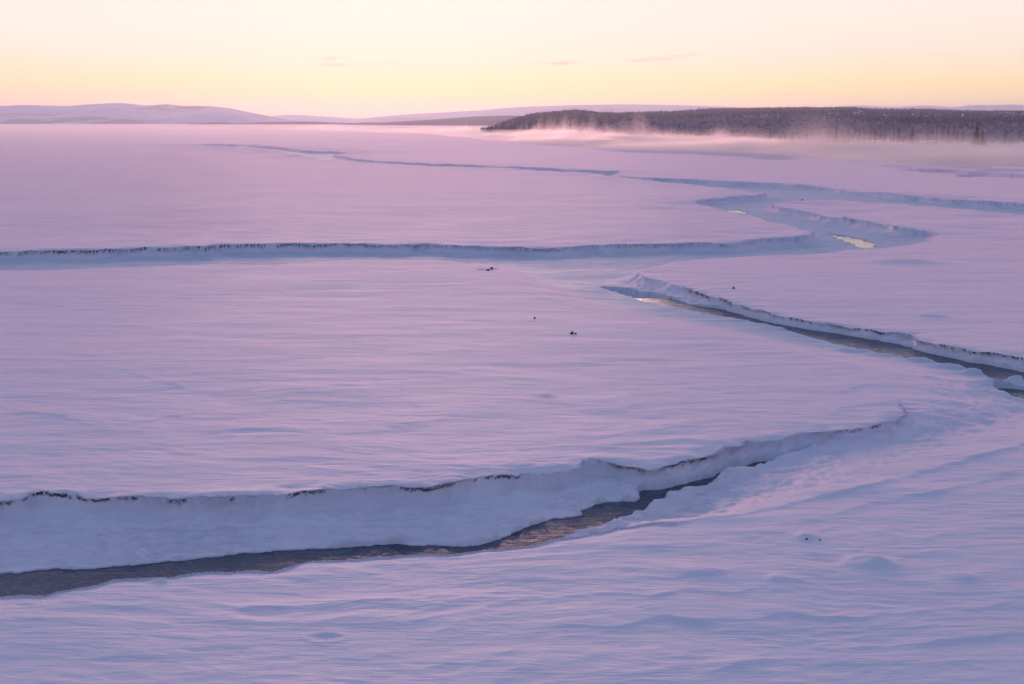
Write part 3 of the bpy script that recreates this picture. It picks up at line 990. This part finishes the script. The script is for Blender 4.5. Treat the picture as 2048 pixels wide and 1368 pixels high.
M_CON = simple("conifer_needles", (.15, .13, .16), .9, .15, .01)
M_SCR = simple("reddish_scrub_twigs", (.38, .28, .31), .9, .3, .05)
M_BIR = simple("bare_birch_twigs", (.27, .20, .235), .9, .12, .01)
o = wood("conifer_forest", HB, 19000, 3.4, 6.2, M_CON, 3, .27, .12, 1.0, 'cone', 0, .26)
o['label'] = "dark conifer forest covering the long ridge behind the river"
o['category'] = "forest"
o = wood("birch_forest", HB, 14000, 2.2, 4.5, M_BIR, 5, .42, .03, .95, 'blob', 0, .05, .0)
o['label'] = "brownish leafless birch wood in patches on the ridge"
o['category'] = "forest"
o = wood("birch_scrub", HL, 9000, 1.4, 3.8, M_SCR, 8, .42, .02, 1.0, 'blob', 0, .12)
o['label'] = "reddish brown leafless scrub on the low slope above the shore"
o['category'] = "scrub"


# ------------------------------------------------------------------ snowy clearings on the ridge
def clearing(px, py, wpx, hpx, seed, dens=.55):
    """patches of open snow lying on the ridge, in the frame of the hill's own surface"""
    xx, yy, h = HB
    r = np.random.default_rng(seed)
    # find the place on the slope
    dx, dz = ray(px, py)
    i = int(np.argmin(np.abs(xx[:, 0] / yy[:, 0] - dx)))
    nf = int(xx.shape[1] / 1.33)
    el = (h[i, :nf] - CAM_H) / yy[i, :nf]
    j = int(np.argmin(np.abs(el - dz)))
    c = np.array([xx[i, j], yy[i, j], h[i, j]])
    mpp = c[1] / F
    V, Fc = [], []
    k = max(1, int(wpx * hpx * dens / 5))
    for _ in range(k):
        ox, oz = r.normal(0, .36) * wpx * mpp, r.normal(0, .33) * hpx * mpp
        w_, l_ = r.uniform(1.0, 2.6) * mpp, r.uniform(.9, 2.0) * mpp
        n0 = len(V)
        ns = 8
        for q in range(ns):
            a = q / ns * 6.283
            rr = r.uniform(.6, 1.1)
            V.append((c[0] + ox + math.cos(a) * w_ * rr, c[1] - 14 + math.sin(a) * l_ * .5 * rr, c[2] + 4.0 + oz + math.sin(a) * l_ * .5 * rr))
        V.append((c[0] + ox, c[1] - 13.0, c[2] + 4.0 + oz + .8))
        for q in range(ns):
            Fc.append((n0 + q, n0 + (q + 1) % ns, n0 + ns))
    me = tris_mesh("snow_clearing", V, Fc)
    return link("snow_clearing", me, SNOW, kind='structure')


for c in ((1654, 233, 5, 3, 1, .8), (1668, 233, 5, 2, 2, .6), (1705, 231, 26, 8, 3, .5), (1762, 236, 10, 3, 4, .5), (1776, 233, 7, 2, 5, .6), (1820, 235, 16, 7, 6, .3),
          (1844, 239, 8, 3, 7, 1.0), (1868, 238, 8, 2.5, 8, .6), (1920, 237, 10, 3, 9, .5), (1985, 236, 10, 6, 10, .5), (2010, 234, 36, 9, 11, .5), (2046, 233, 6, 7, 12, .5)):
    clearing(*c)


# ------------------------------------------------------------------ single trees on the far shore
M_SPR = simple("spruce_needles", (.040, .040, .050), .9, .45, 1.2)
M_BARK = simple("bark", (.10, .075, .07), .95, .3, 2.0)
M_TWIG = simple("birch_twigs", (.17, .12, .12), .95, .3, 1.0)


def tube(V, Fc, p0, p1, r0, r1, ns=5):
    p0, p1 = np.array(p0, float), np.array(p1, float)
    d = p1 - p0
    L = np.linalg.norm(d)
    if L < 1e-6:
        return
    d /= L
    u = np.cross(d, (0, 0, 1) if abs(d[2]) < .9 else (1, 0, 0))
    u /= np.linalg.norm(u)
    w = np.cross(d, u)
    n0 = len(V)
    for (p, r_) in ((p0, r0), (p1, r1)):
        for q in range(ns):
            a = q / ns * 2 * math.pi
            V.append(p + (u * math.cos(a) + w * math.sin(a)) * r_)
    for q in range(ns):
        q2 = (q + 1) % ns
        Fc.append((n0 + q, n0 + q2, n0 + ns + q2))
        Fc.append((n0 + q, n0 + ns + q2, n0 + ns + q))


def spruce(px, py_top, py_base, width_px, label, seed, dens=1.0, dist=None, lean=0.0, skew=0.0):
    r = random.Random(seed)
    dist = dist or 480.0
    dxt, dzt = ray(px, py_top)
    dxb, dzb = ray(px, py_base)
    H = dist * (dzt - dzb)
    zb = CAM_H + dist * dzb
    R = width_px / F * dist / 2
    root = link("spruce_tree", None, label=label, cat="tree", group="spruces on the far shore")
    root.location = (dxb * dist, dist, zb)
    V, Fc = [], []
    zlow = min(0, ground_z(dxb * dist, dist) - zb) - .3
    tube(V, Fc, (0, 0, zlow), (lean, 0, H * .55), .16 * H / 9, .09 * H / 9, 7)
    tube(V, Fc, (lean, 0, H * .55), (lean, 0, H), .09 * H / 9, .015, 7)
    link("trunk", tris_mesh("trunk", V, Fc), M_BARK, root)
    V, Fc = [], []
    nw = int(22 * dens) + 8
    for w_ in range(nw):
        t = (w_ + r.uniform(-.3, .3)) / nw
        z0 = H * (.10 + .90 * t)
        rad = R * max(.05, (1 - t) ** .8) * r.uniform(.65, 1.15)
        nb = int(7 + 5 * (1 - t))
        a0 = r.uniform(0, 6.28)
        for b in range(nb):
            if r.random() > .88 * dens + .1:
                continue
            a = a0 + b / nb * 6.283 + r.uniform(-.3, .3)
            L = rad * r.uniform(.6, 1.2) * (1 + skew * math.cos(a) * (1 - t))
            dirx, diry = math.cos(a), math.sin(a)
            droop = r.uniform(.15, .5) * L
            steps = 4
            for s_ in range(steps):
                f0, f1 = s_ / steps, (s_ + 1) / steps
                wd = L * .26 * (1 - f0 * .6) * r.uniform(.7, 1.2)
                p0 = (lean + dirx * L * f0, diry * L * f0, z0 - droop * f0 ** 1.5)
                p1 = (lean + dirx * L * f1 * 1.05, diry * L * f1 * 1.05, z0 - droop * f1 ** 1.5 - .02)
                n0 = len(V)
                V += [(p0[0] - diry * wd, p0[1] + dirx * wd, p0[2] - wd * .5), (p0[0], p0[1], p0[2] + wd * .15),
                      (p0[0] + diry * wd, p0[1] - dirx * wd, p0[2] - wd * .5), p1]
                Fc += [(n0, n0 + 1, n0 + 3), (n0 + 1, n0 + 2, n0 + 3)]
    link("crown", tris_mesh("crown", V, Fc), M_SPR, root)
    return root


spruce(1540, 262, 276, 8, "small faint spruce nearest the left end of the misty shore", 1, .9, 620)
spruce(1613, 262, 280, 9, "squat spruce standing alone behind mist, left of the tall thick one", 2, 1.0, 560)
spruce(1672, 244, 281, 13, "tall thick spruce left of the brown birch thicket", 3, 1.1, 520)
spruce(1769, 243, 283, 6, "narrow spruce whose dark tip sticks up above the brown birch thicket", 4, .9, 520)
spruce(1786, 249, 285, 7, "thin spruce just left of the pointed triangular spruce", 5, .9, 510)
spruce(1797, 246, 286, 13, "pointed triangular spruce between a thin one and a round bushy one", 6, 1.1, 510)
spruce(1823, 249, 289, 18, "round bushy spruce with a broken lower skirt above the thickest mist", 7, 1.1, 500)
spruce(1872, 243, 290, 9, "slender sparse spruce among pale bare birches", 8, .6, 490)
spruce(1952, 239, 292, 22, "tallest spruce on the shore with wide drooping lower branches", 9, 1.2, 480)
spruce(1963, 256, 293, 20, "broad low spruce leaning against the right side of the tallest one", 10, .9, 476, 0, .5)
spruce(2022, 272, 291, 8, "small spruce near the right edge of the picture in mist", 11, .8, 480)


def bare_tree(px, py_top, py_base, dist, seed, label, spread=.35):
    r = random.Random(seed)
    dxt, dzt = ray(px, py_top)
    dxb, dzb = ray(px, py_base)
    H = dist * (dzt - dzb)
    zb = CAM_H + dist * dzb
    root = link("birch_tree", None, label=label, cat="tree", group="bare birches on the far shore")
    root.location = (dxb * dist, dist, zb)
    TV, TF, V, Fc = [], [], [], []
    zlow = min(0, ground_z(dxb * dist, dist) - zb) - .3
    stems = r.choice((2, 3, 3))
    for s_ in range(stems):
        a = r.uniform(0, 6.28)
        lx, ly = math.cos(a) * H * .12, math.sin(a) * H * .12
        p = np.array((0, 0, zlow))
        top = np.array((lx, ly, H * r.uniform(.8, 1)))
        q1 = np.array((lx * .35, ly * .35, H * .4))
        tube(TV, TF, p, q1, .06, .045)
        tube(TV, TF, q1, top, .045, .015)
        for b in range(26):
            t = r.uniform(.15, .98)
            base = q1 + (top - q1) * (t - .4) / .6 if t > .4 else p + (q1 - p) * t / .4
            aa = r.uniform(0, 6.28)
            L = H * spread * r.uniform(.4, 1) * (1.1 - t * .8)
            e = base + np.array((math.cos(aa) * L * .55, math.sin(aa) * L * .55, L * .8))
            tube(V, Fc, base, e, .035, .014, 3)
            for c_ in range(5):
                tt = r.uniform(.3, 1)
                bb = base + (e - base) * tt
                ab = aa + r.uniform(-1, 1)
                l2 = L * r.uniform(.25, .5)
                tube(V, Fc, bb, bb + np.array((math.cos(ab) * l2 * .6, math.sin(ab) * l2 * .6, l2 * .6)), .018, .008, 3)
    link("trunk", tris_mesh("trunk", TV, TF), M_BARK, root)
    link("crown", tris_mesh("crown", V, Fc), M_TWIG, root)


LB = {0: "bare brown birch in the thicket between the tall thick spruce and the narrow-tipped spruce",
      1: "bare pale birch between the round bushy spruce and the tallest spruce",
      2: "bare birch right of the tallest spruce near the right edge",
      3: "low bare birch bush at the foot of the shore left of the thickest mist"}
bt = [(1698, 252, 283, 0), (1708, 250, 283, 0), (1718, 248, 284, 0), (1728, 250, 284, 0), (1740, 252, 284, 0), (1750, 254, 285, 0), (1761, 256, 285, 0),
      (1855, 256, 290, 1), (1862, 250, 290, 1), (1884, 250, 290, 1), (1893, 246, 290, 1), (1902, 251, 291, 1), (1912, 255, 291, 1),
      (1925, 262, 291, 1), (1998, 262, 294, 2), (2010, 252, 294, 2), (2036, 256, 295, 2), (2046, 252, 295, 2), (2060, 254, 295, 2),
      (1560, 270, 279, 3), (1570, 268, 279, 3), (1584, 267, 290, 3), (1640, 268, 284, 3), (1655, 262, 285, 3), (1690, 266, 289, 3)]
for i, (px, a_, b_, g_) in enumerate(bt):
    bare_tree(px, a_, b_, 500 + 22 * math.sin(i * 2.4), 100 + i, LB[g_])


# ------------------------------------------------------------------ grass tufts poking through the snow
M_GRASS = simple("dry_grass", (.06, .040, .045), .9, .5, 30)


def tuft(px, py, h, w, n, label, seed, z=None, cap=.35):
    r = random.Random(seed)
    x, y = unproj(px, py, z if z is not None else 0)
    for _ in range(3):
        zg = ground_z(x, y)
        x, y = unproj(px, py, zg)
    root_z = ground_z(x, y)
    V, Fc = [], []
    for i in range(n):
        bx, by = r.gauss(0, w * .3), r.gauss(0, w * .15)
        hh = h * r.uniform(.4, 1.0) * math.exp(-(bx / w) ** 2)
        lean = r.gauss(0, .35)
        ll = r.gauss(0, .3)
        wd = r.uniform(.004, .009) * (1 + y / 40)
        a = r.uniform(0, 3.14)
        dx, dy = math.cos(a) * wd, math.sin(a) * wd
        n0 = len(V)
        V += [(bx - dx, by - dy, -.04), (bx + dx, by + dy, -.04), (bx + dx * .7 + lean * hh * .4, by + dy * .7 + ll * hh * .3, hh * .55),
              (bx - dx * .7 + lean * hh * .4, by - dy * .7 + ll * hh * .3, hh * .55), (bx + lean * hh, by + ll * hh, hh)]
        Fc += [(n0, n0 + 1, n0 + 2), (n0, n0 + 2, n0 + 3), (n0 + 3, n0 + 2, n0 + 4)]
    o = link("grass_tuft", tris_mesh("grass_tuft", V, Fc), M_GRASS, label=label, cat="grass tuft", group="dead grass tufts poking through the snow")
    o.location = (x, y, root_z)


tuft(1144, 668, .15, .10, 50, "dark pointed grass tuft, largest of those alone in the middle of the snow plain", 1)
tuft(1151, 668, .08, .05, 24, "small dark grass tuft touching the right side of the pointed one", 2)
tuft(1069, 637, .10, .06, 40, "tiny dark grass tuft alone left of the pair in the middle of the plain", 3)
tuft(1613, 1076, .06, .03, 16, "brown upright grass tuft on top of a small mound at lower right", 4)
tuft(1640, 1080, .022, .06, 18, "flat dark grass tuft at the right foot of the small mound", 5)
tuft(976, 541, .12, .16, 50, "dark grass tuft in a hollow beside the bend where the two creeks meet", 6)
tuft(983, 539, .22, .10, 40, "upright grass tuft at the bend, right of the one in the hollow", 7)
tuft(1467, 577, .14, .08, 30, "tiny grass tuft on the plain above the right-hand creek bank", 8)
tuft(1604, 403, .35, .25, 50, "dark grass tuft on the far bank where the distant creeks join", 10)


# ------------------------------------------------------------------ mist over the river (steam from the open water)
def low_fog():
    # a shallow veil that creeps from the river over the far plain
    V, Fc = [], []
    for z in (-2.0, 0.0):
        for (x, y, h) in ((-75, 150, .10), (75, 150, .10), (420, 520, 2.4), (5200, 6400, 2.4), (-5200, 6400, 2.4), (-420, 520, 2.4)):
            V.append((x, y, -2.0 if z < 0 else h))
    n_ = 6
    Fc = [tuple(reversed(range(n_))), tuple(range(n_, 2 * n_))] + [(i, (i + 1) % n_, n_ + (i + 1) % n_, n_ + i) for i in range(n_)]
    me = bpy.data.meshes.new("mist")
    me.from_pydata(V, [], Fc)
    m, n, out = new_mat("veil_air")
    vol = n.node('ShaderNodeVolumePrincipled')
    vol.inputs['Color'].default_value = (1.0, .88, .89, 1)
    vol.inputs['Anisotropy'].default_value = .6
    vol.inputs['Density'].default_value = .0030
    n.t.links.new(vol.outputs[0], out.inputs['Volume'])
    link("mist", me, m, kind='stuff')


low_fog()


def mist():
    """nested bodies of even air that follow the river; each is lower and denser than the one around it,
    their tops billow in plumes"""
    pk = np.array([(-1200, 1.6), (300, 2.5), (560, 6), (680, 11), (960, 12), (1060, 17), (1300, 19), (1500, 19), (1620, 16), (1700, 11), (1850, 12), (1950, 9),
                   (2048, 10), (2400, 8)], float)
    ah, _ = ray(pk[:, 0], np.full(len(pk), 280.))
    a0, a1 = ray(np.array([-700., 2500.]), np.array([280., 280.]))[0]
    na, nt = 620, 26
    a = np.linspace(a0, a1, na)
    t = np.linspace(0, 1, nt)
    ys0, yn0 = shore_y(SOUTH, a), shore_y(NORTH, a)
    y0 = ys0 * (.90 - .05 * sstep(.2, .4, a))
    y1 = yn0 + 30
    yy = y0[:, None] ** (1 - t) * y1[:, None] ** t
    xx = a[:, None] * yy
    hmax = np.interp(a, ah, pk[:, 1])[:, None]
    wob = 25 * perlin(xx / 60, yy / 90, 201)
    p1 = perlin((xx + wob) / 34, yy / 75, 202)
    p2 = perlin((xx + wob) / 13, yy / 40, 203)
    p3 = perlin(xx / 5.5, yy / 25, 204)
    big = sstep(-.35, .6, fbm(xx / 110, yy / 160, 2, 205))
    plume = np.clip(.26 + .75 * p1 + .50 * p2 + .26 * p3, .02, 1.15) ** 1.4 * (.25 + .85 * big)
    edge = sstep(0, .16, t)[None, :] * sstep(1, .93, t)[None, :]
    edge = np.maximum(edge, .001)
    layers = [(.05, .0120), (.10, .0080), (.17, .0060), (.26, .0046), (.37, .0036), (.50, .0030), (.66, .0024), (.84, .0019), (1.05, .0014)]
    low = [(1.5, .0120), (2.3, .0080), (3.2, .0045), (4.6, .0024), (6.5, .0009), (9.0, .0004)]
    win = (.25 + .75 * sstep(ray(1000, 280)[0], ray(1500, 280)[0], a))[:, None] * sstep(ray(850, 280)[0], ray(1050, 280)[0], a)[:, None]
    for k, (c, dn) in enumerate(layers + low):
        if k >= len(layers):
            c, hh = .5, c
            f = hh * np.clip(.80 + .45 * p1 + .25 * p2 + .08 * p3 + .3 * (big - .5), .25, 1.8) * win / np.maximum(hmax, 1)
        else:
            f = c * (.30 * (1 - c) * (1 + .3 * p2) + plume * (.45 + .55 * c))
        top = -.95 + (f * hmax * edge ** (.6 + .5 * c)) + .03 + .004 * k
        nv = na * nt
        cob = np.stack([xx.ravel(), yy.ravel(), np.full(nv, -1.6 - .05 * k)], -1)
        cot = np.stack([xx.ravel(), yy.ravel(), top.ravel()], -1)
        i = (np.arange(na - 1)[:, None] * nt + np.arange(nt - 1)[None, :]).ravel()
        q = np.stack([i, i + nt, i + nt + 1, i + 1], -1)
        fs = [q + nv, q[:, ::-1]]
        b = np.arange(nt - 1)
        e = (na - 1) * nt
        fs.append(np.stack([b, b + nv, b + 1 + nv, b + 1], -1)[:, ::-1] * 1)
        fs.append(np.stack([e + b, e + b + 1, e + b + 1 + nv, e + b + nv], -1)[:, ::-1] * 1)
        r_ = np.arange(na - 1) * nt
        fs.append(np.stack([r_, r_ + nt, r_ + nt + nv, r_ + nv], -1))
        r2 = r_ + nt - 1
        fs.append(np.stack([r2, r2 + nv, r2 + nt + nv, r2 + nt], -1))
        me = tris_mesh("mist", np.concatenate([cob, cot]), np.concatenate(fs))
        m, n, out = new_mat("mist_air")
        vol = n.node('ShaderNodeVolumePrincipled')
        vol.inputs['Color'].default_value = (1.0, .88, .89, 1)
        vol.inputs['Anisotropy'].default_value = .8
        vol.inputs['Density'].default_value = dn
        n.t.links.new(vol.outputs[0], out.inputs['Volume'])
        link("mist", me, m, kind='stuff')


mist()

# ------------------------------------------------------------------ haze: even air round everything
V = [(x, y, z) for z in (-4.0, 240.0) for (x, y) in ((-11000, -600), (11000, -600), (11000, 19500), (-11000, 19500))]
Fc = [(0, 3, 2, 1), (4, 5, 6, 7), (0, 1, 5, 4), (1, 2, 6, 5), (2, 3, 7, 6), (3, 0, 4, 7)]
m, n, out = new_mat("haze_air")
vol = n.node('ShaderNodeVolumePrincipled')
vol.inputs['Color'].default_value = (.97, .92, 1.0, 1)
vol.inputs['Density'].default_value = 8.5e-5
vol.inputs['Anisotropy'].default_value = .65
n.t.links.new(vol.outputs[0], out.inputs['Volume'])
link("haze", tris_mesh("haze", V, Fc), m, kind='stuff')
